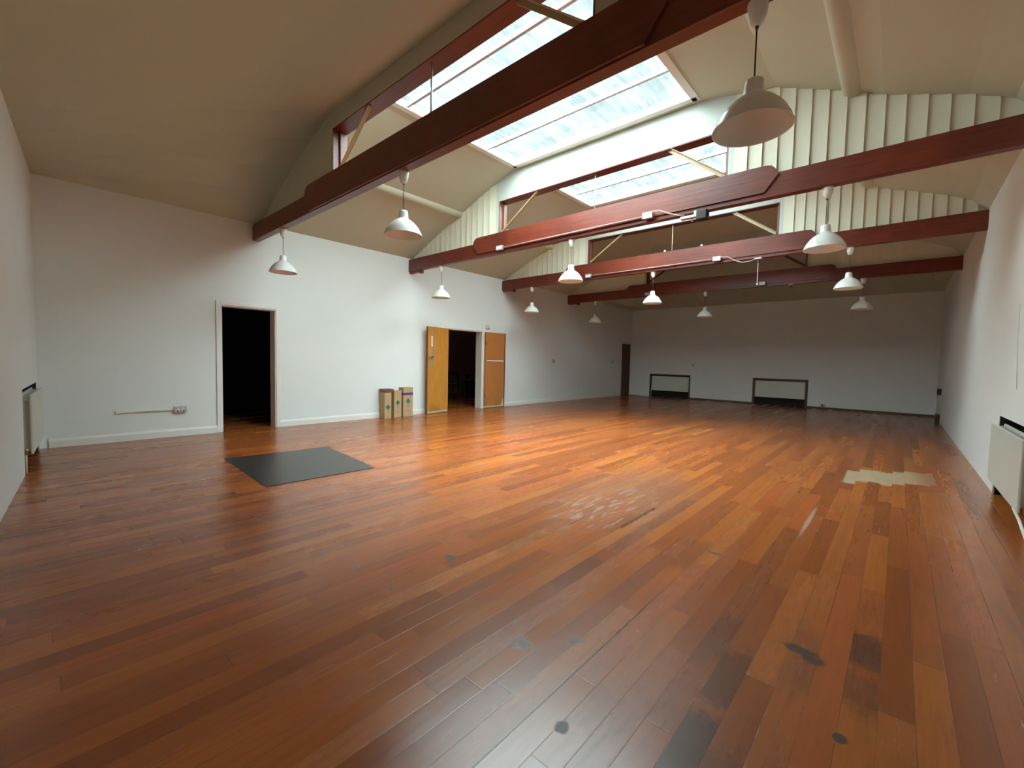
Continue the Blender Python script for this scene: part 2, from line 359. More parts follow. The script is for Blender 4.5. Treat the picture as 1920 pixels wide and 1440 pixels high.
mesh_obj('wall_back', bm, m_wall, kind='structure')
# the wall behind the camera runs slightly askew
NM = Matrix.Translation((XL, 0.06, 0)) @ Matrix.Rotation(math.atan(-0.07), 4, 'Z')
AN = (0.16, 1.66, 0.0, 0.86)
bm = NB(); wall_with_holes(bm, -0.22, 9.1, 0, 3.50, -0.14, 0, [AN], 'x', NM); box(bm, -0.22, 9.1, -0.2, -0.14, 0, 3.50, mat=NM)
mesh_obj('wall_front', bm, m_wall, kind='structure')
# near-black liners painted as shade inside the four radiator recesses
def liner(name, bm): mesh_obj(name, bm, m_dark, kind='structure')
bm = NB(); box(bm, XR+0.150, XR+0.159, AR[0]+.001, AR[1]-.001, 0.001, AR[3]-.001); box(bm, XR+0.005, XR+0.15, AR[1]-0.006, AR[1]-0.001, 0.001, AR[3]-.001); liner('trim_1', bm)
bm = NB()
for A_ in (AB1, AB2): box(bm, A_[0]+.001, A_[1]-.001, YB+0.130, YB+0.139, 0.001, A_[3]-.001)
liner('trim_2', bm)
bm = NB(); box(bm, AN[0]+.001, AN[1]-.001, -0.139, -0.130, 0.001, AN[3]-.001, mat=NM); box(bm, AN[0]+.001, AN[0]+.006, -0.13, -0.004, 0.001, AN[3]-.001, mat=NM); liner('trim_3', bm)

bm = NB(); box(bm, -12.6, XR+0.3, -1.0, YB+0.3, -0.08, 0.0)
mesh_obj('floor', bm, m_floor, kind='structure')

# ---- ceiling
LP = [(-8.25, 3.38), (-8.10, 3.44), (-7.18, 3.83), (-6.30, 4.165), (-5.80, 4.35), (-5.21, 4.55)]
RP = [(-1.98, 4.55), (-1.20, 4.39), (-0.61, 4.13), (-0.25, 3.95), (0.34, 3.73), (0.62, 3.59), (0.78, 3.42), (0.95, 3.25)]
P1 = LP + RP
P0 = [(-8.25, 3.36), (-8.10, 3.43), (-7.40, 3.75), (-6.69, 4.01), (-6.1, 4.20), (-5.57, 4.345), (-1.65, 4.335), (-1.1, 4.25), (-0.55, 4.07), (0.1, 3.76), (0.78, 3.38), (0.95, 3.29)]
def prof_z(P, x):
    for (a, za), (b, zb) in zip(P, P[1:]):
        if a <= x <= b: return za + (zb-za)*(x-a)/(b-a)
    return P[-1][1] if x > 0 else P[0][1]
def loft(bm, A, B, th=0.12):
    # A, B lists of 3D points (same count); slab with thickness upward
    tmp = bmesh.new(); n = len(A)
    a0 = [tmp.verts.new(p) for p in A]; b0 = [tmp.verts.new(p) for p in B]
    a1 = [tmp.verts.new((p[0], p[1], p[2]+th)) for p in A]; b1 = [tmp.verts.new((p[0], p[1], p[2]+th)) for p in B]
    for i in range(n-1):
        tmp.faces.new([a0[i], a0[i+1], b0[i+1], b0[i]]); tmp.faces.new([a1[i], b1[i], b1[i+1], a1[i+1]])
        tmp.faces.new([a0[i], a1[i], a1[i+1], a0[i+1]]); tmp.faces.new([b0[i], b0[i+1], b1[i+1], b1[i]])
    tmp.faces.new([a0[0], b0[0], b1[0], a1[0]]); tmp.faces.new([a0[-1], a1[-1], b1[-1], b0[-1]])
    merge(bm, tmp)
BY = [2.63, 5.69, 8.67, 11.78]       # front faces of the four infill panels
TH = 0.18
SX = (-5.07, -2.03)                  # roof light opening across the hall
SY = [(2.86, 5.60), (5.95, 8.02)]
bm = NB()
# bay nearest the camera: hipped down to the front wall
xs0 = [p[0] for p in P0]
hip0 = [-8.25, -8.10, -7.4, -6.7, -6.0, -5.3, -1.9, -1.3, -0.65, 0.05, 0.78, 0.95]
loft(bm, [(x, near_y(x)-0.15, 3.40) for x in hip0], [(x, near_y(x)+0.0, 3.43) for x in hip0])
loft(bm, [(x, near_y(x), 3.43) for x in hip0], [(x, BY[0]+0.01, z) for x, z in P0])
# two bays with roof lights
for i in (0, 1):
    ya, yb = BY[i]+0.01, BY[i+1]+0.01; s0, s1 = SY[i]
    for Q in (LP, RP): loft(bm, [(x, ya, z) for x, z in Q], [(x, yb, z) for x, z in Q])
    z = 4.55
    for (xa, xb, y0, y1) in ((-5.21, SX[0], ya, yb), (SX[1], -1.98, ya, yb), (SX[0], SX[1], ya, s0), (SX[0], SX[1], s1, yb)):
        loft(bm, [(xa, y0, z), (xb, y0, z)], [(xa, y1, z), (xb, y1, z)])
# bay three: the middle is boarded over with lapped boards
ya, yb = BY[2]+0.01, BY[3]+0.01
for Q in (LP, RP): loft(bm, [(x, ya, z) for x, z in Q], [(x, yb, z) for x, z in Q])
nb = 14
for k in range(nb):
    y0 = ya + (yb-ya)*k/nb; y1 = ya + (yb-ya)*(k+1)/nb
    loft(bm, [(-5.21, y0, 4.58), (-1.98, y0, 4.58)], [(-5.21, y1, 4.535), (-1.98, y1, 4.535)])
# last bay: hipped down to the back wall
hipb = [-8.25, -8.10, -7.3, -6.5, -5.9, -5.3, -1.9, -1.2, -0.6, -0.2, 0.36, 0.62, 0.78, 0.95]
loft(bm, [(x, BY[3]+0.01, z) for x, z in P1], [(x, YB, 3.37) for x in hipb]); loft(bm, [(x, YB, 3.37) for x in hipb], [(x, YB+0.2, 3.30) for x in hipb])
mesh_obj('ceiling', bm, m_ceil, kind='structure')

# plastered roof ribs on each slope
for nm, x in (('trim_4', -6.56), ('trim_5', -0.49)):
    bm = NB()
    for i in (0, 1, 2):
        zc = prof_z(P1, x)
        pts = []
        for k in range(9):
            a_ = math.pi*k/8
            pts.append((x + 0.10*math.cos(a_), zc + 0.035 - 0.085*math.sin(a_)))
        pts += [(x-0.10, zc+0.1), (x+0.10, zc+0.1)]
        prism(bm, pts, 'y', BY[i]+TH-0.02, BY[i+1]+0.02)
    mesh_obj(nm, bm, m_ceil, smooth=True, kind='structure')

# ---- infill panels over the beams
OX = (-5.50, -1.67)
def infill(name, yf, P, ztop, zop, fluted):
    bm = NB(); up = 0.06
    def cap(xa, xb):
        xs = sorted({xa, xb} | {p[0] for p in P if xa < p[0] < xb}); return [(x, prof_z(P, x)+up) for x in xs]
    prism(bm, [(XL-0.05, 3.36)] + cap(XL-0.05, OX[0]) + [(OX[0], 3.36)], 'y', yf, yf+TH)
    prism(bm, [(OX[1], 3.36)] + cap(OX[1], XR+0.05) + [(XR+0.05, 3.36)], 'y', yf, yf+TH)
    prism(bm, [(OX[0], zop)] + cap(OX[0], OX[1]) + [(OX[1], zop)], 'y', yf, yf+TH)
    mesh_obj(name, bm, m_fascia if fluted else m_ceil, kind='structure')
    if fluted:
        bm = NB(); pitch = 0.153; dep = 0.019 if fluted > 1 else 0.014
        for (xa, xb, sgn) in ((XL+0.02, OX[0]-0.06, 1), (OX[1]+0.06, XR-0.02, -1)):
            x0 = xb if sgn > 0 else xa; nb_ = int((xb-xa)/pitch) + 1; prev = None
            for k in range(nb_):
                for q in range(7):
                    x = x0 - sgn*pitch*(k + q/6)
                    if x < xa or x > xb: break
                    y = yf - 0.003 - dep*(q/6)**2      # each lapped board bows forward to a crisp edge
                    cur = (bm.verts.new((x, y, 3.36)), bm.verts.new((x, y, prof_z(P, x)+0.02)))
                    if prev: bm.faces.new([prev[0], cur[0], cur[1], prev[1]])
                    prev = cur
        mesh_obj(name, bm, m_panelw, kind='structure')
infill('trim_6', BY[0], P0, 4.335, 4.14, 0)
infill('trim_7', BY[1], P1, 4.55, 4.10, 2)
infill('trim_8', BY[2], P1, 4.55, 4.08, 2)
infill('trim_9', BY[3], P1, 4.55, 4.06, 1)

# ---- roof lights
def roof_light(name, sy, bars):
    s0, s1 = sy; e = empty(name, ((SX[0]+SX[1])/2, (s0+s1)/2, 4.55), kind='structure')
    inv = Matrix.Translation(-Vector(e.location))
    def add(nm, bm, mat):
        o = mesh_obj(nm, bm, mat, e); o.data.transform(inv); return o
    bm = NB(); w = 0.07
    for (xa, xb, ya, yb) in ((SX[0]-.02, SX[0]+w, s0-.02, s1+.02), (SX[1]-w, SX[1]+.02, s0-.02, s1+.02), (SX[0], SX[1], s0-.02, s0+w), (SX[0], SX[1], s1-w, s1+.02)):
        box(bm, xa, xb, ya, yb, 4.535, 4.60, 0.006)
    add('window_frame', bm, m_trim)
    ys = [s0+w] + bars + [s1-w]
    for y in bars:
        bm = NB(); box(bm, SX[0]+w, SX[1]-w, y-0.019, y+0.019, 4.55, 4.60); add('glazing_bar', bm, m_metal)
    for a_, b_ in zip(ys, ys[1:]):
        bm = NB(); n = 160; prev = None
        for k in range(n+1):
            x = SX[0]+w*0.5 + (SX[1]-SX[0]-w)*k/n
            z = 4.618 + 0.012*math.cos(2*math.pi*(x-SX[0])/0.146)
            cur = (bm.verts.new((x, a_, z)), bm.verts.new((x, b_, z)))
            if prev:
                fc = bm.faces.new([prev[0], cur[0], cur[1], prev[1]]); fc.smooth = True
            prev = cur
        add('window_pane', bm, m_glaz)
    return e
roof_light('window_1', SY[0], [3.40, 4.88])
roof_light('window_2', SY[1], [7.28])

# ---- skirtings
bm = NB()
def skirt(bm, a, b):
    prism(bm, [(XL, 0), (XL+0.018, 0), (XL+0.018, 0.085), (XL+0.008, 0.115), (XL, 0.115)], 'y', a, b)
for a_, b_ in ((0.14, 1.985), (2.935, 6.63), (7.93, 15.42)): skirt(bm, a_, b_)
mesh_obj('baseboard_left', bm, m_trim, kind='structure')
bm = NB()
for a_, b_ in ((-5.71, AB2[0]), (AB2[1], XR)): box(bm, a_, b_, YB-0.015, YB, 0, 0.055)
mesh_obj('baseboard_back', bm, m_frame, kind='structure')

# ---- doorways
def architrave(name, y0, y1, z1, w, mat, reveal):
    bm = NB(); t = 0.02
    box(bm, XL-0.001, XL+t, y0-w, y0, 0, z1+w, 0.004); box(bm, XL-0.001, XL+t, y1, y1+w, 0, z1+w, 0.004); box(bm, XL-0.001, XL+t, y0, y1, z1, z1+w, 0.004)
    if reveal:
        box(bm, XL-WT, XL+0.004, y0-0.002, y0+0.018, 0, z1); box(bm, XL-WT, XL+0.004, y1-0.018, y1+0.002, 0, z1); box(bm, XL-WT, XL+0.004, y0, y1, z1-0.018, z1+0.002)
    mesh_obj(name, bm, mat, kind='structure')
architrave('trim_10', D1[0], D1[1], D1[3], 0.065, m_trim, True)
architrave('trim_11', D2[0], D2[1], D2[3], 0.05, m_trim, True)
# rooms behind the doorways
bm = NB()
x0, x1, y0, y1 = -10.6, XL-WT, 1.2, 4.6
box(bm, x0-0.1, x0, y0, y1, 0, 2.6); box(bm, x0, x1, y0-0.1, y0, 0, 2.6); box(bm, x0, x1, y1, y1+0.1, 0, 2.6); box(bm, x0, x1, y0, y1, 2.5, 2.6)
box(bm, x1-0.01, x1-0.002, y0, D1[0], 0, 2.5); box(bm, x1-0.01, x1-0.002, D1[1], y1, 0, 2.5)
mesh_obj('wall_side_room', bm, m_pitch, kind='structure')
bm = NB()
x0, x1, y0, y1 = -12.45, XL-WT, 5.2, 13.6
box(bm, x0-0.1, x0, y0, y1, 0, 2.6); box(bm, x0, x1, y0-0.1, y0, 0, 2.6); box(bm, x0, x1, y1, y1+0.1, 0, 2.6); box(bm, x0, x1, y0, y1, 2.5, 2.6)
mesh_obj('wall_next_room', bm, m_roomdark, kind='structure')
bm = NB(); box(bm, x0, x0+0.015, y0, y1, 0, 0.1); mesh_obj('baseboard_next_room', bm, m_roomdark, kind='structure')

# ================================================================== doors
def leaf(name, hinge, free, z0, z1, th, mat, side):
    # leaf in local coords: hinge at origin, +X along the leaf, Y thickness
    h = Vector((*hinge, 0)); d = Vector((*free, 0)) - h; L = d.length
    e = empty(name, h, math.atan2(d.y, d.x), kind='structure')
    bm = NB(); box(bm, 0, L, -th/2, th/2, z0, z1, 0.003); mesh_obj('door_panel', bm, mat, e)
    return e, L
# left leaf, opened back nearly flat to the wall (room side of the leaf is local -Y / +Y by orientation)
e, L = leaf('door_2', (-8.055, 6.675), (-7.945, 5.985), 0.012, 1.99, 0.044, m_door, 1)
s = 1   # local +Y points into the hall for a leaf running towards -Y
bm = NB(); box(bm, L-0.004, L+0.003, -0.022, 0.022, 0.012, 1.99); mesh_obj('door_edge', bm, m_edge, e)
bm = NB(); box(bm, L-0.175, L-0.10, 0.020, 0.027, 1.10, 1.50, 0.002); mesh_obj('lock_plate', bm, m_metal, e, label='grey metal lock plate')
bm = NB(); box(bm, L-0.155, L-0.105, 0.020, 0.030, 1.54, 1.78, 0.002); mesh_obj('push_plate', bm, m_plastic, e, label='pale finger plate')
bm = NB(); box(bm, L-0.15, L-0.12, 0.020, 0.028, 1.80, 1.90, 0.002); mesh_obj('bolt', bm, m_metal, e)
bm = NB(); tube(bm, [(L-0.135, 0.02, 1.32), (L-0.135, 0.075, 1.32)], 0.014); tube(bm, [(L-0.15, 0.07, 1.32), (L-0.0, 0.078, 1.31)], 0.014); lathe(bm, [(0, -0.006), (0.02, -0.006), (0.02, 0.006), (0, 0.006)], 16, (L-0.135, 0.06, 1.32))
hd = mesh_obj('door_handle', bm, m_brass, e)
e, L = leaf('door_3', (-8.05, 7.925), (-8.045, 8.635), 0.012, 1.99, 0.044, m_door2, -1)
bm = NB(); box(bm, L-0.002, L+0.022, -0.03, 0.022, 0.012, 1.99); mesh_obj('door_edge', bm, m_edge, e)
bm = NB(); box(bm, 0.05, L-0.05, -0.030, -0.020, 1.235, 1.262, 0.002); mesh_obj('door_bar', bm, m_trim, e, label='pale horizontal rail')
for z in (0.28, 1.66):
    bm = NB(); tube(bm, [(-0.006, -0.028, z), (-0.006, -0.028, z+0.10)], 0.008); mesh_obj('hinge', bm, m_black, e)
bm = NB()
prism(bm, [(L-0.02, 0.02), (L-0.02, 0.24), (L-0.05, 0.20), (L-0.055, 0.13), (L-0.10, 0.10), (L-0.09, 0.03)], 'y', -0.0245, -0.021); mesh_obj('worn_corner', bm, paint('bare_chipped_wood', (0.72, 0.58, 0.42), 0.7, 0.05, 9, 0), e, label='pale chipped veneer corner')
# far brown door in the corner
e = empty('door_4', (XL, 15.46, 0), kind='structure')
bm = NB(); box(bm, -0.02, 0.03, 0.03, 0.57, 0.0, 1.99, 0.003); mesh_obj('door_panel', bm, m_fdoor, e)
bm = NB(); box(bm, -0.02, 0.045, 0, 0.03, 0, 2.02); box(bm, -0.02, 0.045, 0.57, 0.60, 0, 2.02); box(bm, -0.02, 0.045, 0.03, 0.57, 1.99, 2.02); mesh_obj('door_frame', bm, m_frame, e)

# ================================================================== roof trusses
TR = [dict(y=2.52, P=P0, zt=4.14), dict(y=5.58, P=P1, zt=4.10), dict(y=8.56, P=P1, zt=4.08), dict(y=11.66, P=P1, zt=4.06)]
tl = ['dark red timber roof beam nearest the camera, with the plain plastered gable above it',
      'dark red roof beam second from the camera, with a black box below it',
      'dark red roof beam third from the camera, with a white pull chain hanging from it',
      'dark red roof beam farthest from the camera, nearest the dim back wall']
for i, T in enumerate(TR):
    y = T['y']; e = empty('roof_truss', ((XL+XR)/2, y+0.06, 3.15), label=tl[i], cat='roof beam', group='red roof beams across the hall')
    inv = Matrix.Translation(-Vector(e.location))
    def add(nm, bm, mat, **k):
        o = mesh_obj(nm, bm, mat, e, **k); o.data.transform(inv); return o
    bm = NB(); box(bm, XL-0.02, XR+0.02, y, y+0.105, 3.15, 3.405, 0.004)
    add('beam', bm, m_beam)
    # reinforcing plate with rounded ends
    zb, zt = (3.162 if i == 0 else 3.205), 3.50; xa, xb = -6.02, -1.12; R = 0.13
    pl = [(xa+0.12, zb)]
    pl += [(xb-0.12, zb), (xb+0.02, zb+0.18)]
    for k in range(7):
        a_ = math.pi/2*k/6; pl.append((xb - R + R*math.cos(a_), zt-R*0.8 + R*0.8*math.sin(a_)))
    for k in range(7):
        a_ = math.pi/2*k/6; pl.append((xa + R - R*math.sin(a_), zt-R*0.8 + R*0.8*math.cos(a_)))
    pl += [(xa-0.02, zb+0.18)]
    bm = NB(); prism(bm, pl, 'y', y-0.024, y-0.001)
    box(bm, xa+0.06, xb-0.06, y-0.001, y+0.105, 3.407, zt-0.002)
    add('flitch_plate', bm, m_beam)
    # posts, top member, braces, rod
    yp = BY[i]
    for sx, x in ((1, OX[0]), (-1, OX[1])):
        bm = NB(); box(bm, min(x, x+sx*0.018), max(x, x+sx*0.018), yp+0.002, yp+TH+0.01, 3.50, T['zt'])
        box(bm, min(x, x+sx*0.05), max(x, x+sx*0.05), yp+0.085, yp+0.097, 3.50, T['zt']); add('post', bm, m_post)
    bm = NB(); box(bm, OX[0], OX[1], yp+0.004, yp+TH+0.01, T['zt']-0.012, T['zt']-0.0005); add('top_chord', bm, m_beam)
    for sx, x in ((1, OX[0]), (-1, OX[1])):
        a_ = Vector((x+sx*0.05, yp+0.06, 3.57)); b_ = Vector((x+sx*(0.84 if sx > 0 else 0.76), yp+0.06, T['zt']-0.005)); dd = (b_-a_).normalized(); nn = Vector((-dd.z, 0, dd.x))*0.024
        bm = NB(); q = [a_-nn, b_-nn, b_+nn, a_+nn]; prism(bm, [(p.x, p.z) for p in q], 'y', yp+0.05, yp+0.058); prism(bm, [(p.x, p.z) for p in (a_-nn, b_-nn, b_-nn*0.75, a_-nn*0.75)], 'y', yp+0.01, yp+0.058)
        add('brace', bm, m_tan if i < 3 else m_beam)
    if i < 3:
        bm = NB(); tube(bm, [(-3.55, yp+0.06, 3.45), (-3.55, yp+0.06, T['zt'])], 0.010); add('tie_rod', bm, m_metal if i < 2 else m_tan)
    if i:
        bm = NB(); box(bm, -8.09, -7.72, y+0.02, y+0.10, 3.115, 3.152); box(bm, -7.76, -7.70, y+0.01, y+0.11, 3.085, 3.152, 0.005); add('corbel', bm, m_beam)

# conduits and boxes on beams two to four
def conduit(label, pts, rad=0.009):
    bm = NB(); tube(bm, pts, rad); return mesh_obj('conduit', bm, m_metal if False else m_condpaint, label=label, cat='conduit', group='conduits along the roof beams')
m_condpaint = paint('dusty_pink_conduit', (0.42, 0.30, 0.26), 0.5, 0.05, 4, 0)
conduit('thin pale conduit along the second roof beam, running between its two boxes', [(-5.24, 5.536, 3.218), (-2.64, 5.536, 3.218)])
conduit('thin pale conduit along the third roof beam, running between its two boxes', [(-5.30, 8.516, 3.218), (-2.66, 8.516, 3.218)])
bpos = [(-5.30, 5.545, 'square white junction box near the left end of the second roof beam'), (-2.59, 5.545, 'square grey metal box at mid span of the second roof beam'),
        (-5.36, 8.525, 'square white junction box near the left end of the third roof beam'), (-2.61, 8.525, 'square white metal box at mid span of the third roof beam'),
        (-5.37, 11.625, 'small square box near the left end of the farthest roof beam'), (-2.52, 11.625, 'small square box at mid span of the farthest roof beam')]
for x, y, lb in bpos:
    e = empty('junction_box', (x, y, 3.215), label=lb, cat='junction box', group='junction boxes on the roof beams')
    bm = NB(); box(bm, -0.068, 0.068, -0.050, -0.001, -0.040, 0.040, 0.006); mesh_obj('body', bm, m_metal, e)
    for dx in (-0.032, 0.032):
        bm = NB(); box(bm, dx-0.022, dx+0.022, -0.054, -0.049, -0.028, 0.022, 0.003); mesh_obj('socket_face', bm, m_plastic, e)
# black box on a tray, second beam
e = empty('hanging_device', (-1.93, 5.540, 3.08), label='black box on a small steel tray under the second roof beam', cat='projector mount')
bm = NB(); box(bm, -0.02, 0.10, -0.06, 0.06, -0.05, 0.06, 0.008); mesh_obj('body', bm, m_black, e)
bm = NB(); box(bm, -0.22, -0.02, -0.035, 0.035, -0.005, 0.007); box(bm, -0.22, -0.02, -0.04, -0.033, -0.005, 0.022); box(bm, -0.06, 0.0, -0.02, 0.02, 0.007, 0.072); mesh_obj('tray', bm, m_metal, e)
bm = NB(); tube(bm, [(-0.085, 0, -0.005), (-0.085, 0, -0.05)], 0.008); mesh_obj('peg', bm, m_trim, e)
bm = NB(); tube(bm, [(-2.52, 5.510, 3.25), (-2.42, 5.500, 3.24), (-2.30, 5.500, 3.18), (-2.18, 5.500, 3.13), (-2.10, 5.510, 3.115)], 0.008)
mesh_obj('cable', bm, m_condpaint, label='short pale cable sagging from the mid box of the second roof beam', cat='cable')
bm = NB(); tube(bm, [(-2.54, 8.490, 3.235), (-2.42, 8.490, 3.22), (-2.30, 8.490, 3.14), (-2.18, 8.490, 3.09), (-2.05, 8.510, 3.10), (-1.98, 8.530, 3.13)], 0.008)
mesh_obj('cable', bm, m_condpaint, label='pale cable sagging under the third roof beam towards the pull chain', cat='cable')
e = empty('pull_chain', (-1.94, 8.560, 3.15), label='thin white chain hanging from a bracket under the third roof beam', cat='chain')
bm = NB(); box(bm, -0.055, 0.055, -0.04, 0.04, -0.022, -0.001, 0.003); mesh_obj('bracket', bm, m_plastic, e)
bm = NB(); box(bm, -0.02, 0.02, -0.02, 0.02, -0.085, -0.022, 0.004); mesh_obj('hook', bm, m_black, e)
bm = NB(); tube(bm, [(0, 0, -0.08), (0.002, 0, -0.44)], 0.004)
for k in range(12): lathe(bm, [(0, -0.010), (0.008, 0), (0, 0.010)], 8, (0, 0, -0.10-k*0.028))
mesh_obj('chain', bm, m_plastic, e)
bm = NB(); lathe(bm, [(0, -0.02), (0.014, -0.012), (0.014, 0.012), (0, 0.02)], 12, (0.002, 0, -0.455)); mesh_obj('weight', bm, m_trim, e)
e = empty('dome_sensor', (-1.95, 11.700, 3.15), label='small white dome with a dark eye under the farthest roof beam', cat='sensor')
bm = NB(); lathe(bm, [(0, -0.001), (0.05, -0.001), (0.05, -0.025), (0, -0.03)], 20); mesh_obj('base', bm, m_plastic, e)
bm = NB(); lathe(bm, [(0.030, -0.028), (0.026, -0.048), (0.012, -0.06), (0, -0.062)], 16); mesh_obj('eye', bm, m_black, e)
for x in (-3.62, -2.91):
    bm = NB(); lathe(bm, [(0, 0), (0.022, 0), (0.022, 0.02), (0.012, 0.035), (0, 0.037)], 12)
    o = mesh_obj('bolt_cap', bm, m_trim, label='tiny white cap on top of the third roof beam, '+('left' if x < -3 else 'right')+' of two', cat='bolt cap', group='white caps on the third roof beam'); o.location = (x, 8.550, 3.5)

# ================================================================== pendant lamps
def make_pendant():
    e = empty('pendant_lamp', (0,0,0))
    bm = NB(); lathe(bm, [(0, 0), (0.050, 0), (0.050, -0.012), (0.045, -0.06), (0.030, -0.108), (0.010, -0.118), (0, -0.118)], 32); mesh_obj('ceiling_rose', bm, m_lampw, e)
    bm = NB(); tube(bm, [(0, 0, -0.115), (0, 0, -0.40)], 0.0042, 8); lathe(bm, [(0, -0.112), (0.009, -0.112), (0.009, -0.128), (0, -0.13)], 12); mesh_obj('cord', bm, m_cord, e)
    prof = [(0.0, 0.0), (0.036, 0.0), (0.043, -0.006), (0.046, -0.03), (0.050, -0.070), (0.056, -0.084), (0.078, -0.098), (0.106, -0.118), (0.134, -0.146), (0.160, -0.180), (0.180, -0.218), (0.191, -0.246), (0.194, -0.252),
            (0.191, -0.252), (0.187, -0.245), (0.176, -0.220), (0.156, -0.183), (0.130, -0.150), (0.102, -0.122), (0.074, -0.102), (0.050, -0.088), (0.044, -0.070), (0.040, -0.01), (0, -0.008)]
    bm = NB(); lathe(bm, [(a, b-0.39) for a, b in prof], 56); mesh_obj('lamp_shade', bm, m_lampw, e)
    bm = NB(); lathe(bm, [(0, -0.40), (0.018, -0.40), (0.018, -0.45), (0.024, -0.47), (0.030, -0.50), (0.026, -0.525), (0.012, -0.54), (0, -0.543)], 20); mesh_obj('bulb', bm, m_lampw, e)
    return e
proto = make_pendant()
row_w = ['nearest roof beam', 'second roof beam', 'third roof beam', 'farthest roof beam']
lab = {(0,0): 'white enamel pendant lamp hanging at the left end of the nearest roof beam',
       (0,1): 'white enamel pendant lamp hanging at mid span of the nearest roof beam',
       (0,2): 'white pendant lamp closest to the camera, at the top right of the photo',
       (1,0): 'white pendant lamp at the left end of the second roof beam, above the boxes',
       (1,1): 'white pendant lamp hanging at mid span of the second roof beam',
       (1,2): 'white pendant lamp hanging at the right of the second roof beam',
       (2,0): 'small white pendant lamp hanging at the left end of the third roof beam',
       (2,1): 'brightly lit white pendant lamp hanging at mid span of the third roof beam',
       (2,2): 'white pendant lamp hanging at the right of the third roof beam',
       (3,0): 'dim pendant lamp hanging at the left end of the farthest roof beam',
       (3,1): 'dim pendant lamp hanging at mid span of the farthest roof beam',
       (3,2): 'dim pendant lamp hanging at the right of the farthest roof beam'}
PX = [(-7.0, -3.86, -0.65), (-7.05, -3.88, -0.66), (-7.1, -3.88, -0.67), (-7.1, -3.84, -0.66)]
first = True
for i in range(4):
    for j in range(3):
        if first: o = proto; first = False
        else:
            o = proto.copy(); C.objects.link(o)
            for ch in list(proto.children):
                c_ = ch.copy(); C.objects.link(c_); c_.parent = o
        o.location = (PX[i][j], TR[i]['y']+0.07, 3.149)
        o['label'] = lab[(i, j)]; o['category'] = 'pendant lamp'; o['group'] = 'white pendant lamps under the roof beams'

# ================================================================== radiators
def radiator(label, width, z0, z1, M_, name='radiator', valve=True):
    # local: x along width, +y out of the wall (front), wall surface at y = 0
    e = D.objects.new(name, None); e.empty_display_size = .1; C.objects.link(e); e.matrix_world = M_; props(e, label, 'radiator', 'white panel radiators in wall recesses')
    def panel(nm, y0, y1):
        bm = NB(); box(bm, 0, width, y0, y1, z0, z1, 0.008)
        mesh_obj(nm, bm, m_radw, e)
    panel('front_panel', 0.040, 0.058); panel('rear_panel', -0.045, -0.027)
    bm = NB()
    n = int(width/0.05)
    for k in range(n): box(bm, 0.03+k*0.05, 0.033+k*0.05, -0.026, 0.039, z0+0.03, z1-0.02)
    mesh_obj('fins', bm, m_radw, e)
    for z in (z0+0.04, z1-0.05):
        bm = NB(); tube(bm, [(-0.0, 0.006, z), (width, 0.006, z)], 0.014); mesh_obj('header_pipe', bm, m_radw, e)
    for x in (-0.02, width+0.02):
        bm = NB(); tube(bm, [(x, 0.006, z0+0.04), (x, 0.006, 0.002)], 0.009); mesh_obj('pipe', bm, m_trim, e)
        bm = NB(); lathe(bm, [(0, -0.03), (0.018, -0.03), (0.02, 0.02), (0.012, 0.03), (0, 0.03)], 14, (x, 0.006, z0+0.03)); mesh_obj('valve', bm, m_brass, e)
    return e
# right wall: local x -> -Y world, local y -> -X world
MR = Matrix.Translation((XR, 6.50, 0)) @ Matrix(((0, -1, 0, 0), (-1, 0, 0, 0), (0, 0, 1, 0), (0, 0, 0, 1)))
radiator('cream panel radiator on the right wall, cut by the photo edge', 1.48, 0.175, 0.735, MR)
ML = Matrix.Translation((XL, 0.06, 0)) @ Matrix.Rotation(math.atan(-0.07), 4, 'Z') @ Matrix.Translation((0.24, 0, 0))
radiator('cream panel radiator seen end on in the near left corner', 1.36, 0.20, 0.80, ML)
# back wall: local x -> -X? keep x -> X, y -> -Y
for (A_, lb, zt) in ((AB1, 'white radiator in a thin brown frame on the back wall, nearer the corner door', 0.80), (AB2, 'white radiator in a thicker brown frame, the right one on the back wall', 0.79)):
    MB_ = Matrix.Translation((A_[0]+0.07, YB+0.045, 0)) @ Matrix(((1, 0, 0, 0), (0, -1, 0, 0), (0, 0, 1, 0), (0, 0, 0, 1)))
    e = radiator(lb, A_[1]-A_[0]-0.14, 0.25, zt, MB_)
for nm, A_, w in (('trim_12', AB1, 0.035), ('trim_13', AB2, 0.06)):
    bm = NB(); y0, y1 = YB-0.02, YB+0.12
    box(bm, A_[0]-0.005, A_[0]+w, y0, y1, 0, A_[3]+0.01); box(bm, A_[1]-w, A_[1]+0.005, y0, y1, 0, A_[3]+0.01); box(bm, A_[0]+w, A_[1]-w, y0, y1, A_[3]-w+0.01, A_[3]+0.01)
    mesh_obj(nm, bm, m_frame, kind='structure')
bm = NB(); tube(bm, [(0.70, 4.98, 0.215), (0.69, 4.7, 0.20), (0.68, 4.4, 0.155), (0.67, 4.0, 0.09), (0.66, 3.6, 0.03), (0.65, 3.2, 0.012)], 0.009)
mesh_obj('radiator_pipe', bm, m_trim, label='white pipe running from the right wall radiator down to the floor', cat='pipe')

# ================================================================== wall fittings
def plate(name, label, cat, loc, w, h, rot, mat=m_plastic, d=0.02, rockers=2, group=None, facemat=None, part='switch'):
    # local: x across, -y out of wall
    e = empty(name, loc, rot, label=label, cat=cat, group=group)
    bm = NB(); box(bm, -w/2, w/2, -d, -0.0005, -h/2, h/2, 0.004); mesh_obj('back_box', bm, mat, e)
    for k in range(rockers):
        bm = NB(); x = (k-(rockers-1)/2)*w/rockers*0.8; box(bm, x-w/rockers*0.18, x+w/rockers*0.18, -d-0.005, -d+0.001, -h*0.28, h*0.28, 0.002)
        mesh_obj(part, bm, facemat or m_plastic, e)
    return e
